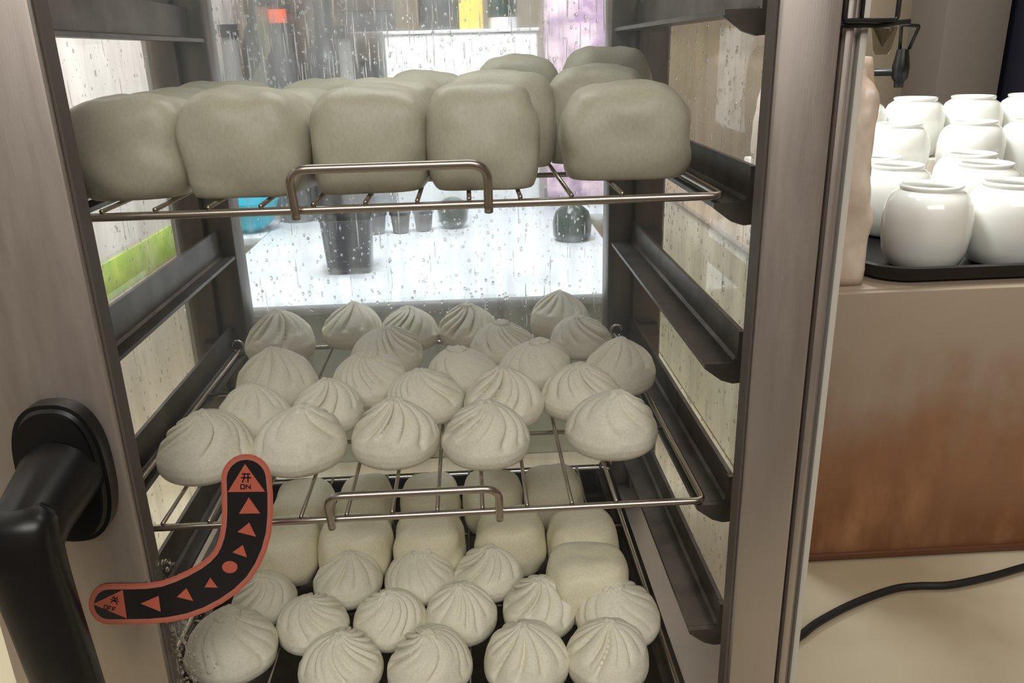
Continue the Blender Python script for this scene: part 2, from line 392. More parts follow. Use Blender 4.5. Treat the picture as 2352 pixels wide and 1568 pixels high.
# the door
DF, DB = -.045, -.028
door = bmesh.new()
box(door, -.2625, -.169, DF, DB, TZ + .034, TOP + .012, bev=.0018)
box(door, .1905, .2215, DF, DB, TZ + .034, TOP + .012, bev=.0018)
box(door, -.1688, .1903, DF, DB, .385, TOP + .012, bev=.0012); box(door, -.1688, .1903, DF, DB, TZ + .034, TZ + .075, bev=.0012)
door = cpart('door', door, M['steel'])
cpart('door_glass', bx(-.1686, .1902, DF + .0004, DF + .0040, TZ + .0755, .3848), M['pane_door'], door, smooth=False)

cpart('gasket', bx(-.1689, -.1672, DF + .0045, DB - .0004, TZ + .076, .3845), M['gasket'], door); cpart('gasket', bx(.1888, .1904, DF + .0045, DB - .0004, TZ + .076, .3845), M['gasket'], door)
# door handle: oval plate, neck and lever
hp = bmesh.new(); pl = []
for i in range(48):
    a = 2 * math.pi * i / 48; q = (abs(math.cos(a)) ** 2.6 + abs(math.sin(a)) ** 2.6) ** (-1 / 2.6)
    pl.append((.0245 * q * math.cos(a) - .1985, .0425 * q * math.sin(a) + .0675))
prism(hp, pl, 1, DF - .014, DF - .0002)
bmesh.ops.bevel(hp, geom=[e for e in hp.edges if all(v.co.y < DF - .0139 for v in e.verts)], offset=.004, segments=3, affect='EDGES')
cpart('handle_plate', hp, M['black'], door)
hn = bmesh.new()
tube(hn, [(-.1985, DF - .010, .068), (-.199, DF - .020, .066), (-.200, DF - .042, .060), (-.201, DF - .052, .055)], .018, 28, radii=[.0225, .0205, .0185, .0190])
cpart('handle_neck', hn, M['black'], door)
def lever():
    bm = bmesh.new()
    pts = [(-.2015, DF - .052, .0735), (-.2015, DF - .054, .069), (-.2015, DF - .056, .056), (-.2005, DF - .056, .035), (-.1990, DF - .055, .005), (-.1975, DF - .053, -.035), (-.196, DF - .050, -.075), (-.195, DF - .047, -.10), (-.195, DF - .046, -.106)]
    rad = [(.0125, .006), (.0180, .0105), (.0195, .0125), (.0188, .0115), (.0182, .0105), (.0178, .0100), (.016, .0095), (.012, .008), (.004, .003)]
    seg = 28; rings = []
    for p, (ra, rb) in zip(pts, rad):
        row = []
        for k_ in range(seg):
            a = 2 * math.pi * k_ / seg; q = (abs(math.cos(a)) ** 2.8 + abs(math.sin(a)) ** 2.8) ** (-1 / 2.8)
            row.append(bm.verts.new((p[0] + ra * q * math.cos(a), p[1] + rb * q * math.sin(a), p[2])))
        rings.append(row)
    for A, B in zip(rings, rings[1:]):
        for k_ in range(seg): bm.faces.new((A[k_], A[(k_ + 1) % seg], B[(k_ + 1) % seg], B[k_]))
    bm.faces.new(rings[0]); bm.faces.new(rings[-1][::-1]); bmesh.ops.recalc_face_normals(bm, faces=bm.faces)
    bmesh.ops.subdivide_edges(bm, edges=[e for e in bm.edges if abs(e.verts[0].co.z - e.verts[1].co.z) > .006], cuts=2, smooth=.6)
    return bm
cpart('lever_handle', lever(), M['black'], door)

# curved open/close sticker (flat print stuck on the door face)
def sticker():
    bm = bmesh.new()
    def P(u, v, lay):           # sticker drawing coordinates -> the door face
        p = on(180 + u / 3.7333, 1030 + v / 3.7333, 1, DF - .0005)
        return Vector((p.x, DF - .0004 - lay * .00015, p.z))
    path = [(1440, 262, 168), (1449, 400, 172), (1450, 550, 172), (1440, 690, 170), (1412, 810, 165), (1372, 910, 160), (1318, 1000, 156), (1235, 1085, 152), (1130, 1160, 150),
            (1010, 1224, 148), (880, 1276, 142), (740, 1312, 132), (600, 1328, 128), (440, 1332, 127), (262, 1333, 127)]
    def band(extra, lay, mi):
        L_, R_ = [], []
        n = len(path)
        def norm(i):
            a = Vector(path[max(i - 1, 0)][:2]); b_ = Vector(path[min(i + 1, n - 1)][:2]); d = (b_ - a).normalized(); return Vector((-d.y, d.x))
        for i, (u, v, r_) in enumerate(path):
            q = norm(i) * (r_ + extra); L_.append((u + q.x, v + q.y)); R_.append((u - q.x, v - q.y))
        def cap(i, sgn):
            u, v, r_ = path[i]; nn = norm(i); dd = Vector((nn.y, -nn.x)) * sgn; out = []
            for j in range(1, 14):
                a = math.pi * j / 14; q = nn * math.cos(a) + dd * math.sin(a); out.append((u + q.x * (r_ + extra), v + q.y * (r_ + extra)))
            return out
        poly = L_ + cap(n - 1, 1) + R_[::-1] + [p for p in cap(0, -1)][::-1]
        # quads along the band + fans for the caps
        vl = [bm.verts.new(P(*p, lay)) for p in L_]; vr = [bm.verts.new(P(*p, lay)) for p in R_]
        for i in range(n - 1):
            f = bm.faces.new((vl[i], vl[i + 1], vr[i + 1], vr[i])); f.material_index = mi
        for i, sgn in ((n - 1, 1), (0, -1)):
            cs = [bm.verts.new(P(*p, lay)) for p in cap(i, sgn)]
            f = bm.faces.new([vl[i]] + cs + [vr[i]]); f.material_index = mi
    band(48, 0, 0); band(30, 1, 1); band(0, 2, 2)
    def poly(pts, lay, mi):
        f = bm.faces.new([bm.verts.new(P(*p, lay)) for p in pts]); f.material_index = mi
    for tr in ([(1430, 128), (1603, 366), (1282, 370)], [(1463, 415), (1560, 552), (1378, 555)], [(1466, 630), (1526, 752), (1365, 712)],
               [(1412, 822), (1447, 930), (1322, 886)], [(1132, 1102), (1197, 1188), (1083, 1186)], [(928, 1192), (988, 1303), (845, 1268)],
               [(535, 1325), (690, 1258), (708, 1395)], [(125, 1330), (382, 1208), (418, 1452)]): poly(tr, 3, 0)
    poly([(1300 + 66 * math.cos(a * math.pi / 16), 1012 + 52 * math.sin(a * math.pi / 16)) for a in range(32)], 3, 0)
    def stroke(p, q, wd):
        p, q = Vector(p), Vector(q); d = (q - p).normalized(); n_ = Vector((-d.y, d.x)) * wd / 2
        poly([tuple(p + n_), tuple(q + n_), tuple(q - n_), tuple(p - n_)], 4, 2)
    def glyphs(T, strokes, wd):
        for a, b_ in strokes: stroke(T(*a), T(*b_), wd)
    # characters in a unit box, x right, y down
    kai = [((.1, .12), (.9, .12)), ((0, .5), (1, .5)), ((.33, .12), (.33, .55)), ((.33, .55), (.12, 1)), ((.68, .12), (.68, 1))]
    guan = [((.25, 0), (.38, .2)), ((.75, 0), (.62, .2)), ((.12, .3), (.88, .3)), ((0, .58), (1, .58)), ((.5, .3), (.5, .58)), ((.5, .58), (.08, 1)), ((.5, .58), (.94, 1))]
    O = [((0, 0), (.6, 0)), ((.6, 0), (.6, 1)), ((.6, 1), (0, 1)), ((0, 1), (0, 0))]
    Nn = [((0, 1), (0, 0)), ((0, 0), (.6, 1)), ((.6, 1), (.6, 0))]
    Ff = [((0, 1), (0, 0)), ((0, 0), (.55, 0)), ((0, .5), (.45, .5))]
    glyphs(lambda x, y: (1395 + 90 * x, 203 + 84 * y), kai, 11)
    glyphs(lambda x, y: (1394 + 52 * x, 305 + 36 * y), O, 9); glyphs(lambda x, y: (1440 + 60 * x, 305 + 36 * y), Nn, 9)
    def rot_(x, y, ox, oy):
        a = math.radians(14); return (ox + x * math.cos(a) - y * math.sin(a), oy + x * math.sin(a) + y * math.cos(a))
    glyphs(lambda x, y: rot_(76 * x, 64 * y, 285, 1252), guan, 9)
    glyphs(lambda x, y: rot_(44 * x, 34 * y, 228, 1336), O, 8); glyphs(lambda x, y: rot_(38 + 44 * x, 34 * y, 228, 1336), Ff, 8); glyphs(lambda x, y: rot_(74 + 44 * x, 34 * y, 228, 1336), Ff, 8)
    for v in bm.verts: v.co.z -= TZ
    bmesh.ops.recalc_face_normals(bm, faces=bm.faces)
    return bm
st = obj('direction_sticker', sticker(), [M['sred'], M['sborder'], M['sblack']], door, smooth=False)
st['label'] = 'red and black curved sticker with open and close arrows'

# ---- condensation: beads and runs of water on the inner faces of the panes
def drops(name, n, place, rmin, rmax, runs=0):
    bm = bmesh.new(); rnd = random.Random(sum(map(ord, name)) + n)
    verts, faces = [], []
    for i in range(n + runs):
        c_, ua, va, nn = place(rnd); r = rmin + (rmax - rmin) * rnd.random() ** 3
        if i < n: ru, rv, h = r, r * rnd.uniform(.9, 1.7), r * .55
        else: ru, rv, h = r * .55, r * rnd.uniform(6, 16), r * .4
        seg, base = (8, len(verts)); wob = rnd.uniform(-.4, .4)
        for q, hh in ((1, 0), (.72, .7)):
            for k_ in range(seg):
                a = 2 * math.pi * k_ / seg
                verts.append(c_ + ua * (ru * q * math.cos(a) + (wob * ru * math.sin(a * 1) if i >= n else 0)) + va * (rv * q * math.sin(a)) + nn * (h * hh))
        verts.append(c_ + nn * h); verts.append(c_)
        for k_ in range(seg):
            k2 = (k_ + 1) % seg
            faces.append((base + k_, base + k2, base + seg + k2, base + seg + k_)); faces.append((base + seg + k_, base + seg + k2, base + 2 * seg)); faces.append((base + k2, base + k_, base + 2 * seg + 1))
    me = bpy.data.meshes.new(name); me.from_pydata([(v.x, v.y, v.z - TZ) for v in verts], [], faces); me.update()
    bm.free(); return me
X_, Y_, Z_ = Vector((1, 0, 0)), Vector((0, 1, 0)), Vector((0, 0, 1))
def pl_back(r):
    z = r.uniform(-.02, .40) if r.random() < .8 else r.uniform(.16, .26)
    return Vector((r.uniform(-.203, .170), .3718, z)), X_, Z_, -Y_
def pl_up(r): return Vector((r.uniform(-.203, .170), .3714, r.uniform(.20, .40))), X_, Z_, -Y_
def pl_left(r): return Vector((-.2538, r.uniform(.01, .34), r.uniform(-.15, .38))), Y_, Z_, X_
def pl_right(r): return Vector((.2258, r.uniform(.01, .34), r.uniform(-.15, .38))), Y_, Z_, -X_
def pl_door(r):
    while True:
        x = -.166 + abs(r.gauss(0, .011)); z = r.uniform(-.14, .0)
        if x < .1: return Vector((x, DF + .0042, z)), X_, Z_, Y_
def pl_railr(r): 
    n = r.choice((-1, 0)); return Vector((r.uniform(.158, .172), r.uniform(0, .2), -.1205)), X_, Y_, Z_
for nm, n, f, a, b_, rn in (('condensation', 4500, pl_back, .0003, .0017, 420), ('condensation', 260, pl_up, .0004, .0020, 520), ('condensation', 1500, pl_left, .0004, .0018, 90),
                            ('condensation', 1700, pl_right, .0004, .0020, 120), ('condensation', 420, pl_door, .0003, .0016, 14)):
    o = obj(nm, drops(nm, n, f, a, b_, rn), M['water'], cab); tag(o, 'beads and runs of water on the glass', kind='stuff')
    del o['label']

# ------------------------------------------------------------------ wire racks
def rack(z, x0, x1, label, y0=0.0, y1=.338, handle=True, wires=None):
    t_ = empty('wire_rack', ((x0 + x1) / 2, y0, z)); tag(t_, label, 'rack', 'wire racks in the cabinet'); hx = (x1 - x0) / 2; D = y1 - y0
    rz = .0022
    obj('frame', tube(bmesh.new(), rounded_path([(0, 0, -rz), (hx, 0, -rz), (hx, D, -rz), (-hx, D, -rz), (-hx, 0, -rz), (0, 0, -rz)], .006, 5)[:-1], .0024, 10, closed=True), M['wire'], t_)
    off = (x0 + x1) / 2; xs = [(.1215 if handle else .1365) - .0295 * i for i in range(11)]
    first = None
    for x in xs:
        if x - off < -hx + .008: continue
        if first is None:
            me_o = obj('cross_wire', tb([(0, -.0012, .0012), (0, D * .5, .0012), (0, D + .0012, .0012)], .0014, 8), M['wire'], t_); first = me_o
        else:
            me_o = first.copy(); COL.objects.link(me_o); me_o.parent = t_
        me_o.location.x = x - off
    for y in (.115, .225): obj('support_rod', tb([(-hx, y, -rz - .0012), (hx, y, -rz - .0012)], .0018, 8), M['wire'], t_)
    # curled ends at the back corners
    for s in (-1, 1):
        ring = [(s * (hx + .0) + .006 * math.cos(a) * s, D - .004 + .0, .004 + .006 * math.sin(a)) for a in [i * math.pi / 8 for i in range(15)]]
        obj('end_loop', tb(ring, .0015, 8), M['wire'], t_)
    if handle:
        hc = -.0105 - off
        obj('handle', tb(rounded_path([(hc - .0545, -.0045, -.006), (hc - .0545, -.006, .0), (hc - .0545, -.014, .0225), (hc + .0545, -.014, .0225), (hc + .0545, -.006, 0), (hc + .0545, -.0045, -.006)], .011, 7), .0026, 12), M['wire'], t_)
    return t_
rack(2 * S, -.213, .180, 'upper wire rack carrying the big smooth mantou')
rack(0, -.213, .180, 'middle wire rack of pleated baozi with its looped front handle')
rack(-.150, -.211, .168, 'lowest wire rack crowded with baozi and mantou', y0=-.015, y1=.325, handle=False)

# ------------------------------------------------------------------ buns
def bun_mesh(seed, H=1.5, npl=13, amp=.2, knob=.14, lean=0.0):
    """unit bun: radius 1, height H, twisted pleats gathered to a tip"""
    rnd = random.Random(seed); U, V = 132, 46
    prof = [(0, .62), (.015, .76), (.06, .885), (.14, .965), (.24, 1.0), (.36, .995), (.48, .94), (.60, .87), (.70, .765), (.79, .63), (.86, .49), (.91, .365), (.945, .26), (.97, knob + .06), (.985, knob + .035), (1.0, knob * .7)]
    def pr(v):
        for (a, ra), (b_, rb) in zip(prof, prof[1:]):
            if v <= b_: t_ = (v - a) / (b_ - a); return ra + (rb - ra) * t_
        return prof[-1][1]
    ph = []; a = 0
    for i in range(npl): w_ = rnd.uniform(.55, 1.5); ph.append(w_)
    tot = sum(ph); edges = [0]
    for w_ in ph: edges.append(edges[-1] + w_ / tot)
    dep = [rnd.uniform(.35, 1.35) for _ in ph]; twist = rnd.choice((-1, 1)) * rnd.uniform(.25, .75)
    leng = [rnd.uniform(.3, .62) for _ in ph]
    verts, faces = [], []; o1 = rnd.uniform(0, 50); lx, ly = rnd.uniform(-1, 1) * lean, rnd.uniform(-1, 1) * lean
    for j in range(V + 1):
        v = (j / V) ** .82 if j / V < .5 else (j / V) ** .82
        for i in range(U):
            u = i / U; tw = u + twist * max(0, v - .45) ** 1.3 * .55; tw %= 1.0
            for q in range(npl):
                if edges[q] <= tw < edges[q + 1]: break
            s = (tw - edges[q]) / (edges[q + 1] - edges[q])
            edge = min(s, 1 - s); qd = q if s < .5 else q          # distance to the nearest crease
            qn = q if s < .5 else (q + 1) % npl                  # which crease
            st_ = leng[qn]; A = max(0.0, (v - st_) / (1 - st_)) ** .7 * dep[qn] * amp * 1.25
            A *= (1 if v < .9 else 1 - (v - .9) * 3)
            crease = math.exp(-(edge / .13) ** 1.15)
            skew = .25 * A * (s - .5)
            r = pr(v) * (1 - A * 1.25 * crease + skew)
            th = 2 * math.pi * u; x, y = r * math.cos(th), r * math.sin(th); z = v * H * (.985 + .02 * crease)
            if v > .93: z += .045 * noise.noise(Vector((x * 9, y * 9, o1)))
            nv = noise.noise_vector(Vector((x * 1.3, y * 1.3, z * 1.3 + o1))) * .055
            k_ = min(1, v * 5); x += nv.x * k_; y += nv.y * k_; z += nv.z * k_ * .8
            n2 = noise.noise(Vector((x * 4.5, y * 4.5, z * 4.5 + o1))) * .012 * k_; x *= 1 + n2; y *= 1 + n2
            t_ = max(0, v - .3) ** 1.5; x += lx * t_; y += ly * t_
            verts.append((x, y, z))
    for j in range(V):
        for i in range(U): a, b_ = j * U + i, j * U + (i + 1) % U; faces.append((a, b_, b_ + U, a + U))
    faces.append(tuple(range(U))[::-1]); c0 = len(verts); top = verts[V * U:(V + 1) * U]
    verts.append((sum(p[0] for p in top) / U, sum(p[1] for p in top) / U, sum(p[2] for p in top) / U - .05))
    for i in range(U): faces.append((V * U + i, V * U + (i + 1) % U, c0))
    me = bpy.data.meshes.new('baozi'); me.from_pydata(verts, [], faces); me.update(); me.materials.append(M['bun'])
    me.polygons.foreach_set('use_smooth', [True] * len(me.polygons)); return me
HB = {0: 1.36, 1: 1.30, 2: 1.44, 3: 1.28, 4: 1.38, 5: 1.24, 6: 1.46, 7: 1.32}
BM = [bun_mesh(11, HB[0], 13, .30), bun_mesh(23, HB[1], 15, .34, lean=.2), bun_mesh(35, HB[2], 11, .34, .12, .25), bun_mesh(47, HB[3], 16, .26, .2, .3),
      bun_mesh(59, HB[4], 12, .40, .17, .15), bun_mesh(61, HB[5], 14, .15, .22, .4), bun_mesh(73, HB[6], 13, .32, .10, .2), bun_mesh(85, HB[7], 10, .26, .16, .3)]
def mantou_mesh(seed, ex=3.4, mt='mantou'):
    rnd = random.Random(seed); bm = bmesh.new(); bmesh.ops.create_cube(bm, size=2)
    bmesh.ops.subdivide_edges(bm, edges=bm.edges, cuts=22, use_grid_fill=True); o1 = rnd.uniform(0, 60); e2 = ex * rnd.uniform(.9, 1.15)
    for v in bm.verts:
        p = v.co; q = (abs(p.x) ** e2 + abs(p.y) ** e2 + abs(p.z) ** (e2 * .92)) ** (-1 / e2); p = p * q
        p.z = p.z if p.z > 0 else p.z * 1.0
        t_ = (p.z + 1) / 2; s = 1 - .05 * t_ ** 2 + .03 * math.sin(t_ * 3.1); p.x *= s; p.y *= s
        if p.z < -.80: p.z = -.80 + (p.z + .80) * .15
        nv = noise.noise_vector(p * 1.1 + Vector((0, 0, o1))) * .10; p = p + Vector((nv.x, nv.y, nv.z * (.9 if p.z > -.5 else .1)))
        if p.z > .2: p.z += .035 * noise.noise(p * 3 + Vector((o1, 0, 0)))
        dn = noise.noise(p * 2.1 + Vector((0, o1, 0))) * .035; p.x *= 1 + dn; p.y *= 1 + dn
        v.co = p
    lo = min(v.co.z for v in bm.verts); hi = max(v.co.z for v in bm.verts)
    for v in bm.verts: v.co.z = (v.co.z - lo) / (hi - lo); 
    me = bpy.data.meshes.new('mantou'); bm.to_mesh(me); bm.free(); me.materials.append(M[mt])
    me.polygons.foreach_set('use_smooth', [True] * len(me.polygons)); return me
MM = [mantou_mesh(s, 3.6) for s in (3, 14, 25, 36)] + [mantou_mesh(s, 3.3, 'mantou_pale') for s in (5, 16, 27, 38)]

def place_buns(items, z0, label_fn, group, default_r=.0305):
    P = []
    for i, it in enumerate(items):
        px, py, wpx, var, rot, lab = it
        H = HB[var]
        r = default_r; 
        for _ in range(4):
            p = on(px, py, 2, z0 + r * H); 
            if wpx: r = max(.026, min(.034, wpx * depth((p.x, p.y, z0 + r * .4)) / FPX / 2))
        P.append([p.x, p.y, r, var, rot, lab])
    for _ in range(60):                     # nudge neighbours apart until they only touch
        for i in range(len(P)):
            for j in range(i):
                dx, dy = P[i][0] - P[j][0], P[i][1] - P[j][1]; d = math.hypot(dx, dy) or 1e-5; need = (P[i][2] + P[j][2]) * .975
                if d < need:
                    k_ = (need - d) / d * .25; P[i][0] += dx * k_; P[i][1] += dy * k_; P[j][0] -= dx * k_; P[j][1] -= dy * k_
    for x, y, r, var, rot, lab in P:
        y = min(max(y, -.023 + r), .366 - r)
        o = bpy.data.objects.new('baozi', BM[var]); COL.objects.link(o); o.location = (x, y, z0 + .0002); o.scale = (r, r, r * 1.0); o.rotation_euler.z = rot
        tag(o, lab, 'bun', group)
    return P
ZM = .0027
mid = [
 (480, 934, 218, 0, .3, 'pale baozi at the left front corner of the middle rack'),
 (682, 922, 210, 7, 1.1, 'second baozi from the left in the front row of the middle rack'),
 (900, 916, 205, 4, 2.2, 'baozi behind the left half of the middle rack handle, front row centre'),
 (1122, 910, 202, 0, 3.4, 'fourth baozi of the front row, above the right end of the middle handle'),
 (1402, 894, 215, 7, 0.6, 'smooth squat baozi at the right front corner of the middle rack'),
 (572, 880, 170, 6, 2.0, 'small baozi wedged behind the left front corner bun, middle rack'),
 (752, 872, 165, 4, 4.0, 'deeply creased baozi behind the second front bun, middle rack'),
 (975, 832, 180, 1, 5.0, 'baozi behind the centre front bun with long pleats, middle rack'),
 (1165, 850, 188, 4, .9, 'baozi with an open gathered tip behind the fourth front bun, middle rack'),
 (1352, 822, 180, 1, 2.6, 'yellowish baozi behind the right front corner bun, middle rack'),
 (622, 806, 190, 2, 3.0, 'third baozi from the front along the left side of the middle rack'),
 (842, 812, 180, 3, 1.9, 'hazy baozi in the steam at the centre of the middle rack'),
 (1050, 800, 170, 5, 4.4, 'faint baozi tucked behind the long-pleated centre bun, middle rack'),
 (1218, 775, 170, 5, .2, 'round smooth-backed baozi right of centre, middle rack'),
 (1395, 790, 170, 6, 3.9, 'leaning baozi against the right side wire of the middle rack'),
 (636, 712, 176, 6, 5.5, 'tall baozi at the back left corner of the middle rack'),
 (806, 694, 138, 2, 0.5, 'second baozi from the left in the back row of the middle rack'),
 (880, 752, 170, 1, 1.2, 'greenish hazy baozi behind the centre of the middle rack'),
 (1150, 735, 150, 3, 2.7, 'baozi with a folded rim, third row right of centre, middle rack'),
 (1335, 722, 142, 7, 5.2, 'baozi with a reddish crease in front of the tallest back bun'),
 (935, 702, 140, 0, 4.1, 'blurred baozi at the middle of the back row, middle rack'),
 (1080, 700, 140, 4, 0.0, 'blurred baozi right of the middle in the back row, middle rack'),
 (1282, 656, 140, 6, 1.5, 'tallest pointed baozi at the back right of the middle rack'),
]
place_buns(mid, ZM, None, 'pleated baozi on the middle rack')
ZL = -.150 + ZM
low = [
 (786, 1276, 158, 2, .4, 'pointed baozi in the third row of the lowest rack, left of centre'),
 (955, 1277, 165, 5, 1.7, 'speckled smooth baozi lying in the third row of the lowest rack, centre'),
 (1112, 1264, 160, 4, 2.9, 'creased baozi in the third row of the lowest rack, right of centre'),
 (715, 1370, 165, 1, 4.1, 'round baozi leaning left in the second row of the lowest rack'),
 (885, 1362, 170, 0, 5.2, 'baozi with fine pleats in the second row of the lowest rack'),
 (1055, 1340, 165, 6, .8, 'tall baozi in the second row of the lowest rack, centre'),
 (1238, 1334, 175, 4, 2.1, 'baozi with a puckered top in the second row of the lowest rack'),
 (1420, 1344, 195, 5, 3.2, 'plump baozi beside the dark gap at the right of the lowest rack'),
 (788, 1440, 190, 1, 2.4, 'baozi nearest the front on the left of the lowest rack'),
 (985, 1444, 195, 0, .1, 'second from the left of the four nearest baozi, lowest rack'),
 (1212, 1430, 195, 2, 3.3, 'third from the left of the four nearest baozi, lowest rack'),
 (1402, 1456, 200, 6, 4.7, 'nearest baozi at the right front of the lowest rack'),
 (592, 1330, 150, 0, 1.0, 'baozi half hidden by the curved part of the sticker, lowest rack'),
 (536, 1402, 206, 5, 2.5, 'large pale baozi behind the wet glass below the sticker'),
]
place_buns(low, ZL, None, 'pleated baozi on the lowest rack')

def mantou(x, y, z, wx, dy, h, var, rot, lab, group):
    o = bpy.data.objects.new('mantou', MM[var]); COL.objects.link(o); o.location = (x, y, z); o.scale = (wx / 2, dy / 2, h); o.rotation_euler.z = rot
    tag(o, lab, 'bun', group); return o
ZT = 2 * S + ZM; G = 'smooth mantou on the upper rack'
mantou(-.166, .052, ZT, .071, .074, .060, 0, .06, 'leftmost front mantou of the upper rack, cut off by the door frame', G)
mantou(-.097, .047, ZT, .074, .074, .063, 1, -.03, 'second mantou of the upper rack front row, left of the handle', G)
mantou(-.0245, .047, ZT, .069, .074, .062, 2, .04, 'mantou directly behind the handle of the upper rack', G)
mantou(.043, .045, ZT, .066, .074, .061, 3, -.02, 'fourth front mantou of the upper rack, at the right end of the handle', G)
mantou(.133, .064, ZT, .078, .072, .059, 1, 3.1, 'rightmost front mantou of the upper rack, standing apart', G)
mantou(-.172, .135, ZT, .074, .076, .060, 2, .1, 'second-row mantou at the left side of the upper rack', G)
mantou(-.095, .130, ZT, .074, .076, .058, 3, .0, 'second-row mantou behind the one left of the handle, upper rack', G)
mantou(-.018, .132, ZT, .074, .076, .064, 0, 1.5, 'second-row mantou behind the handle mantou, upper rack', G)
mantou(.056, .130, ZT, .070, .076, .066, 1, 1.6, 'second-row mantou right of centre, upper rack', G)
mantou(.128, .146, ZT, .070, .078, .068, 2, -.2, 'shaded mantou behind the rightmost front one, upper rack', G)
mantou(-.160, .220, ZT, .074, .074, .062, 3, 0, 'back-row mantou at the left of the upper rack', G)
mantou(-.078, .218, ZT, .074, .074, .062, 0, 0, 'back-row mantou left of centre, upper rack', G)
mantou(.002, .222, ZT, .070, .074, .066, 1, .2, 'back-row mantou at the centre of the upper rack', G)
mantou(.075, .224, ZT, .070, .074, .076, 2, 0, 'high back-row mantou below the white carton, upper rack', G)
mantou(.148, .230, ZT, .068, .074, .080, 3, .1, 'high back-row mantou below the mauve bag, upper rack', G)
G = 'smooth mantou on the lowest rack'
def low_m(px, py, wpx, h, var, lab, dy=.062, rot=0.0):
    p = on(px, py, 2, ZL + h); w_ = wpx * depth((p.x, p.y - .03, ZL + h * .5)) / FPX
    return mantou(p.x, p.y + (.007 if 1190 <= py <= 1215 else 0), ZL, w_, dy if py < 1190 or py > 1215 else .056, h, var + 4, rot, lab, G)
low_m(648, 1212, 150, .050, 0, 'mantou right of the sticker in the front mantou row, lowest rack')
low_m(810, 1206, 170, .050, 1, 'mantou below the left end of the middle rack handle')
low_m(980, 1200, 168, .050, 2, 'mantou below the middle of the middle rack handle')
low_m(1168, 1192, 168, .050, 3, 'mantou below the right end of the middle rack handle')
low_m(1335, 1186, 165, .050, 0, 'right end mantou of the second row, lowest rack')
low_m(1350, 1268, 190, .052, 1, 'mantou nearest the front at the right of the lowest rack', .060)
low_m(690, 1118, 140, .050, 2, 'rear mantou seen through the wires just right of the sticker')
low_m(833, 1108, 132, .050, 3, 'second rear mantou from the left under the middle rack')
low_m(982, 1102, 140, .050, 0, 'middle rear mantou under the middle rack')
low_m(1130, 1094, 138, .050, 1, 'fourth rear mantou from the left under the middle rack')
low_m(1268, 1084, 142, .050, 2, 'rightmost rear mantou beside the dark gap')

# ------------------------------------------------------------------ things on the tan counter
def tray():
    bm = bmesh.new(); x0, x1, y0, y1 = .410, .95, .250, .77; z = CT; r = .04
    def loop(off, zz, rr):
        out = []
        for cx, cy, a0 in ((x1 - r, y1 - r, 0), (x0 + r, y1 - r, 90), (x0 + r, y0 + r, 180), (x1 - r, y0 + r, 270)):
            for j in range(9):
                a = math.radians(a0 + j * 90 / 8); out.append(bm.verts.new((cx + (r + off) * math.cos(a), cy + (r + off) * math.sin(a), zz)))
        return out
    L_ = [loop(-.012, z + .0005, r), loop(-.004, z + .003, r), loop(.003, z + .016, r), loop(.006, z + .017, r), loop(.006, z + .0145, r), loop(.003, z + .013, r)]
    inn = [loop(0, z + .0175, r), loop(-.006, z + .006, r), loop(-.014, z + .0045, r)]
    seq = [L_[0], L_[1], L_[3], inn[0], inn[1], inn[2]]
    for l in (L_[2], L_[4], L_[5]): bmesh.ops.delete(bm, geom=l, context='VERTS')
    n = len(seq[0])
    for A, B in zip(seq, seq[1:]):
        for k_ in range(n): bm.faces.new((A[k_], A[(k_ + 1) % n], B[(k_ + 1) % n], B[k_]))
    bm.faces.new(seq[0][::-1]); bm.faces.new(seq[-1]); bmesh.ops.recalc_face_normals(bm, faces=bm.faces); return bm
tag(obj('serving_tray', tray(), M['tray'], smooth='auto'), 'black rounded tray under the white jars on the tan counter', 'tray')
JZ = CT + .0048
rs = bmesh.new(); box(rs, .44, .93, .565, .648, JZ + .0002, JZ + .030, bev=.002); box(rs, .44, .93, .649, .745, JZ + .0002, JZ + .056, bev=.002)
tag(obj('step_riser', rs, M['boxwhite'], smooth='auto'), 'white stepped riser hidden under the rear jars on the tray', 'riser')
jp = [(.0, 0), (.029, 0), (.0335, .003), (.0385, .016), (.0408, .034), (.0408, .050), (.0388, .062), (.0345, .0705), (.0290, .0745), (.0272, .0755), (.0286, .0768), (.0286, .0795), (.0268, .0803),
      (.0240, .078), (.0238, .074), (.031, .068), (.0365, .052), (.037, .034), (.034, .016), (.028, .006), (0, .005)]
JM = None
jars = [(2140, 432, 0, 'nearest white ceramic jar at the front left of the tray'), (2330, 424, 0, 'front white jar cut off by the right edge of the photo'),
        (2062, 376, 0, 'white jar behind and left of the nearest jar'), (2266, 372, 0, 'white jar behind the gap between the two front jars'),
        (2172, 330, 0, 'white jar in the third row, centre of the tray'), (2008, 345, 0, 'white jar in the third row, mostly hidden by the plastic bag'), (2352, 320, 0, 'white jar in the third row at the right edge of the photo'),
        (2076, 268, 1, 'white jar on the lower riser step, left'), (2222, 268, 1, 'white jar on the lower riser step, middle'), (2365, 262, 1, 'white jar on the lower riser step, right'),
        (2022, 206, 2, 'leftmost white jar of the topmost row'), (2088, 204, 2, 'white jar of the topmost row below the black tap'), (2230, 202, 2, 'white jar of the topmost row below the grey panel'), (2345, 232, 2, 'white jar of the topmost row at the right edge')]
JP = []
for px, py, lev, lab in jars:
    base = JZ + (0, .030, .056)[lev]; p = on(px, py, 2, base + .0803)
    if lev: p.y = (.606 if lev == 1 else .695); d = ray(px, py); s = (p.y - CAM.y) / d.y; p.x = CAM.x + d.x * s
    JP.append([p.x, p.y, base, lab, lev])
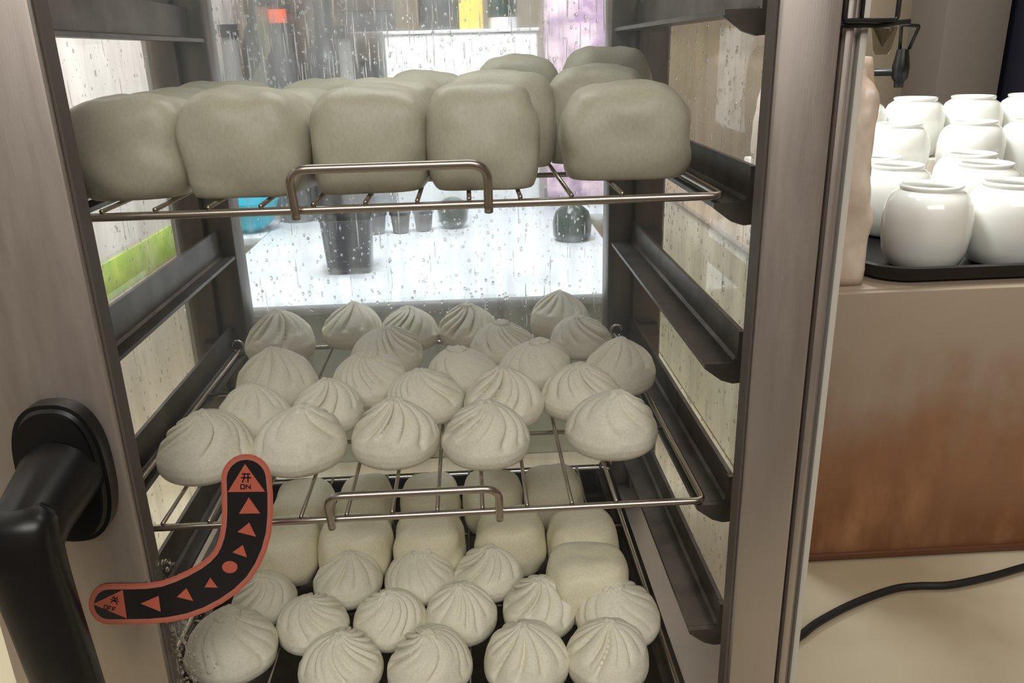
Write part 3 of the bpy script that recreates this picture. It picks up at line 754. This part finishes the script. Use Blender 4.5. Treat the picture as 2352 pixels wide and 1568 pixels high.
for _ in range(80):
    for i in range(len(JP)):
        for j in range(i):
            if JP[i][4] != JP[j][4]: 
                if abs(JP[i][2] - JP[j][2]) > .05: continue
            dx, dy = JP[i][0] - JP[j][0], JP[i][1] - JP[j][1]; d = math.hypot(dx, dy) or 1e-5
            if d < .0835:
                k_ = (.0835 - d) / d * .25; JP[i][0] += dx * k_
                JP[j][0] -= dx * k_
                if JP[i][4] == 0: JP[i][1] += dy * k_
                if JP[j][4] == 0: JP[j][1] -= dy * k_
for x, y, z, lab, lev in JP:
    if y < .304: x += .014
    y = max(y, .304); y = min(y, .520) if lev == 0 else y
    if JM is None: o = obj('ceramic_jar', lt(jp, 48), M['ceramic']); JM = o
    else: o = JM.copy(); COL.objects.link(o)
    o.location = (x, y, z + .0003); tag(o, lab, 'jar', 'white ceramic jars on the tray')
# wrinkled plastic bag
def bag():
    bm = bmesh.new(); bmesh.ops.create_cube(bm, size=1); bmesh.ops.subdivide_edges(bm, edges=bm.edges, cuts=26, use_grid_fill=True)
    for v in bm.verts:
        p = v.co.copy(); e = 8; q = (abs(2 * p.x) ** e + abs(2 * p.y) ** e) ** (1 / e); m_ = max(abs(2 * p.x), abs(2 * p.y)) or 1
        f = m_ / q if q > 0 else 1
        x, y, z = p.x * f * .056, p.y * f * .20, (p.z + .5) * .200
        t_ = z / .2; pin = 1 - .55 * max(0, t_ - .86) / .14 * 1.0; y *= .75 + .25 * pin; x *= (1 - .10 * t_) * (.6 + .4 * pin)
        n_ = noise.turbulence_vector(Vector((x * 22, y * 22, z * 13)), 4, False) * .011 * min(1, t_ * 8)
        v.co = Vector((x + n_.x, y + n_.y, max(0, z + n_.z)))
    return bm
tag(obj('plastic_bag', bag(), M['bag'], loc=(.376, .355, CT + .0005)), 'wrinkled pinkish plastic bag standing between the cabinet and the jars', 'bag')

# drinks dispenser with a black tap
d = empty('drinks_dispenser', (.585, .87, CT)); tag(d, 'clear drinks dispenser with yellow juice and a black lever tap', 'dispenser')
obj('base', lt([(0, 0), (.07, 0), (.072, .01), (.06, .02), (.055, .12), (.07, .13), (.07, .135), (0, .135)], 36), M['steel'], d)
obj('barrel', lt([(.064, .136), (.066, .15), (.066, .36), (.062, .38), (0, .385)], 36), M['clear'], d)
obj('juice', lt([(0, .138), (.062, .138), (.063, .15), (.063, .228), (0, .228)], 36), M['juice'], d)
tp = empty('tap', (0, 0, 0)); tp.parent = d
bpy.data.objects.remove(tp)
T0 = on(2070, 146, 1, .78); tx, ty, tz = T0.x - .585, T0.y - .87, T0.z - CT
tap = bmesh.new()
lathe(tap, [(0, -.034), (.0065, -.034), (.007, -.026), (.0115, -.020), (.0125, -.004), (.0100, .010), (.0085, .020), (.0, .022)], 20, tx, ty)
for v in tap.verts: v.co.z += tz
tube(tap, [(tx, ty, tz - .012), (tx - .030, ty + .015, tz - .012), (0.05, -.03, tz - .012)], .0055, 12)
tap = obj('tap', tap, M['black'], d, smooth='auto')
obj('tap_lever', tb(rounded_path([(tx - .005, ty, tz + .020), (tx - .008, ty - .002, tz + .054), (tx + .019, ty - .002, tz + .052), (tx + .009, ty, tz + .020)], .003, 4), .0026, 8), M['black'], tap)
# wire bracket on the cabinet side holding a small glass lamp cover
g = empty('wire_bracket', (.2245, -.040, .2925)); tag(g, 'small dark wire bracket holding a clear cup at the top of the right door frame', 'bracket')
obj('wire_frame', tb(rounded_path([(0, 0, .05), (0, 0, 0), (.029, .004, 0), (.029, .004, .05)], .002, 3), .0013, 8), M['bottle_dark'], g)
obj('wire_frame', tb([(.0095, .0015, .05), (.0095, .0015, .0005)], .0011, 8), M['bottle_dark'], g)
obj('wire_frame', tb([(-.001, .003, -.0018), (.020, .006, -.0022), (.036, .004, -.001)], .0014, 8), M['bottle_dark'], g)
obj('mounting_plate', bx(-.001, .010, .0035, .0058, .012, .05), M['steel_dark'], g, smooth=False)
obj('glass_cup', lt([(0, -.0165), (.0032, -.0165), (.0045, -.014), (.0060, -.005), (.0064, -.0035), (.0055, -.0032), (0, -.013)], 24, .0235, .005), M['clear'], g)

# power cable lying on the cloth
cp = [on(px, py, 2, TZ + .004) for px, py in ((1770, 1502), (1835, 1462), (1880, 1428), (1960, 1386), (2050, 1353), (2110, 1345), (2180, 1343), (2270, 1325), (2352, 1302), (2480, 1268))]
def smooth_path(P, n=8):
    out = []
    for i in range(len(P) - 1):
        a, b_, c_, d_ = P[max(i - 1, 0)], P[i], P[i + 1], P[min(i + 2, len(P) - 1)]
        for j in range(n):
            t_ = j / n; out.append(.5 * ((2 * b_) + (c_ - a) * t_ + (2 * a - 5 * b_ + 4 * c_ - d_) * t_ * t_ + (-a + 3 * b_ - 3 * c_ + d_) * t_ ** 3))
    out.append(P[-1]); return out
tag(obj('power_cable', tb(smooth_path(cp), .0036, 12), M['blackmatte']), 'black power cable curving over the cream cloth', 'cable')

# ------------------------------------------------------------------ things on the white worktop
WZ = .0
def thing1(name, bm, m, label, cat, loc, group=None, smooth='auto'):
    o = obj(name, bm, m, loc=loc, smooth=smooth); tag(o, label, cat, group); return o
o = thing1('square_cup', lt([(0, 0), (.026, 0), (.030, .003), (.0345, .072), (.036, .074), (.033, .074), (.029, .006), (0, .006)], 48, sq=8), M['smoke'], 'dark square plastic cup standing alone on the white worktop', 'cup', (-.140, .66, WZ))
o.rotation_euler.z = .05
for i, (x, y, lab) in enumerate(((-.128, .90, 'left'), (-.088, .90, 'middle'), (-.050, .91, 'right'))):
    q = empty('lidded_tub', (x, y, WZ)); tag(q, lab + ' of the three small grey tubs behind the square cup', 'tub', 'small grey tubs')
    obj('tub', lt([(0, 0), (.013, 0), (.0165, .03), (0, .03)], 24), M['bottle_grey'], q, smooth='auto'); obj('lid', lt([(.0, .03), (.018, .03), (.018, .035), (.0, .036)], 24), M['smoke'], q, smooth='auto')
thing1('round_pot', lt([(0, 0), (.016, 0), (.024, .01), (.027, .03), (.020, .044), (.01, .05), (0, .052)], 28), M['darkgreen'], 'small dark green pot behind the handle of the upper rack', 'pot', (-.0, .93, WZ))
q = empty('domed_jar', (.190, .80, WZ)); tag(q, 'dark green domed jar at the right of the white worktop', 'jar')
obj('body', lt([(0, 0), (.024, 0), (.030, .006), (.031, .028), (.026, .044), (.014, .054), (.006, .057), (0, .058)], 32), M['darkgreen'], q); obj('knob', lt([(0, .057), (.005, .058), (.006, .063), (0, .067)], 16), M['darkgreen'], q)
thing1('round_bowl', lt([(0, 0), (.02, 0), (.040, .018), (.048, .045), (.0495, .052), (.047, .052), (.038, .02), (0, .006)], 40), M['cyan'], 'bright cyan bowl at the far left of the white worktop', 'bowl', (-.352, .962, WZ))
ct = empty('white_carton', (.033, 1.18, WZ)); tag(ct, 'large white carton glowing behind the upper rack', 'carton')
obj('body', bx(-.145, .132, -.08, .12, .0005, .315, bev=.006), M['white_top'], ct, smooth='auto'); obj('lid', bx(-.148, .135, -.083, .123, .316, .322, bev=.002), M['white_top'], ct, smooth='auto')
WL = WZ + .3225
def bottle(x, y, h, r, m, lab, base=WZ, neck=.35, band=None, cap=None):
    q = empty('bottle', (x, y, base)); tag(q, lab, 'bottle', 'bottles behind the back glass')
    s = h * (1 - neck)
    obj('body', lt([(0, 0.0005), (r * .9, 0.0005), (r, .006), (r, s * .86), (r * .82, s * .96), (r * .38, s * 1.06), (r * .34, h * .94), (0, h * .94)], 28), m, q, smooth='auto')
    obj('cap', lt([(0, h * .94), (r * .42, h * .94), (r * .42, h), (0, h)], 20), cap or M['bottle_dark'], q, smooth='auto')
    if band: obj('label', lt([(r * 1.01, s * .25), (r * 1.02, s * .26), (r * 1.02, s * .68), (r * 1.01, s * .69)], 28), band, q, smooth='auto')
q = empty('storage_crate', (-.255, 1.44, WZ)); tag(q, 'tall dark crate standing behind the bottles', 'crate')
obj('body', bx(-.17, .14, -.04, .0, .0005, .46, bev=.004), M['bottle_dark'], q, smooth='auto')
for zz in (.10, .20, .30, .40): obj('slat', bx(-.172, .142, -.048, -.0405, zz - .03, zz + .03, bev=.003), M['bottle_brown'] if zz != .2 else M['bottle_dark'], q, smooth='auto')
bottle(-.385, 1.10, .34, .042, M['bottle_grey'], 'grey bottle nearest the left back post')
bottle(-.345, 1.21, .40, .040, M['bottle_olive'], 'olive bottle second from the left back post', band=M['bottle_dark'])
bottle(-.285, 1.05, .36, .036, M['bottle_dark'], 'dark bottle with an orange cap', cap=M['orange'], neck=.2)
bottle(-.220, 1.12, .42, .044, M['bottle_dark'], 'dark bottle with a cream striped label', band=M['label'], neck=.3)
bottle(-.172, 1.02, .33, .030, M['bottle_grey'], 'slim grey bottle left of the white carton', neck=.3)
bottle(-.255, 1.31, .46, .060, M['bottle_brown'], 'wide brown bottle at the back of the bottle cluster', neck=.2)
bottle(-.375, 1.34, .44, .050, M['bottle_dark'], 'dark bottle at the rear left of the cluster', neck=.2)
bottle(-.012, 1.17, .12, .040, M['bottle_dark'], 'dark stubby bottle on top of the white carton', WL, .2)
thing1('card_box', bx(-.022, .022, -.02, .02, 0, .11, bev=.002), M['yellow'], 'yellow card box standing on the white carton', 'box', (.046, 1.16, WL + .0003))
q = empty('drink_can', (.105, 1.17, WL)); tag(q, 'white and green can on the right of the white carton lid', 'can')
obj('body', lt([(0, .0004), (.024, .0004), (.027, .005), (.027, .10), (.022, .108), (0, .108)], 28), M['white_top'], q, smooth='auto'); obj('label', lt([(.0272, .02), (.0276, .022), (.0276, .07), (.0272, .072)], 28), M['darkgreen'], q)
def pouch():
    bm = bmesh.new(); bmesh.ops.create_cube(bm, size=1); bmesh.ops.subdivide_edges(bm, edges=bm.edges, cuts=12, use_grid_fill=True)
    for v in bm.verts:
        p = v.co; z = p.z + .5; w_ = .14 * (1 - .05 * z); dd = .09 * (1 - .8 * z ** 3)
        n_ = noise.noise_vector(Vector((p.x * 4, p.y * 4, z * 5))) * .008 * min(1, z * 5)
        v.co = Vector((p.x * w_ + n_.x, p.y * dd + n_.y, z * .42))
    return bm
thing1('printed_pouch', pouch(), M['purple'], 'mauve and pink printed pouch right of the white carton', 'pouch', (.250, 1.14, WZ + .0003), smooth=True)

# far room furniture seen past the jars
q = empty('grey_pillar', (1.22, 1.95, FL)); tag(q, 'grey-brown panelled pillar behind the white jars', 'pillar')
P1, P2 = on(2165, 100, 1, 1.9), on(2310, 100, 1, 1.9)
obj('shaft', bx(P1.x - 1.22, P2.x - 1.22, -.05, .15, 0, CZ - FL - .001, bev=.004), M['greybrown'], q, smooth='auto'); obj('plinth', bx(P1.x - 1.235, P2.x - 1.205, -.065, .165, 0, .12, bev=.004), M['greybrown'], q, smooth='auto')
q = empty('navy_cupboard', (P2.x + .32, 1.95, FL)); tag(q, 'tall dark navy cupboard right of the grey pillar', 'cupboard')
obj('body', bx(-.29, .30, -.12, .25, .02, 2.1, bev=.004), M['navy'], q, smooth='auto'); obj('door', bx(-.285, .295, -.14, -.121, .05, 2.07, bev=.003), M['navy'], q, smooth='auto')

# ------------------------------------------------------------------ steam
sm = bpy.data.materials.new('steam_haze'); sm.use_nodes = True; N, L = sm.node_tree.nodes, sm.node_tree.links; N.clear()
out = N.new('ShaderNodeOutputMaterial'); vsn = N.new('ShaderNodeVolumeScatter'); vsn.inputs['Color'].default_value = (.93, .97, .93, 1); vsn.inputs['Density'].default_value = .75
L.new(vsn.outputs[0], out.inputs['Volume'])
so = obj('steam', bx(-.20, .170, .001, .342, -.02, .40), sm, smooth=False); tag(so, 'thin white steam hanging over the buns inside the cabinet', 'steam', kind='stuff')
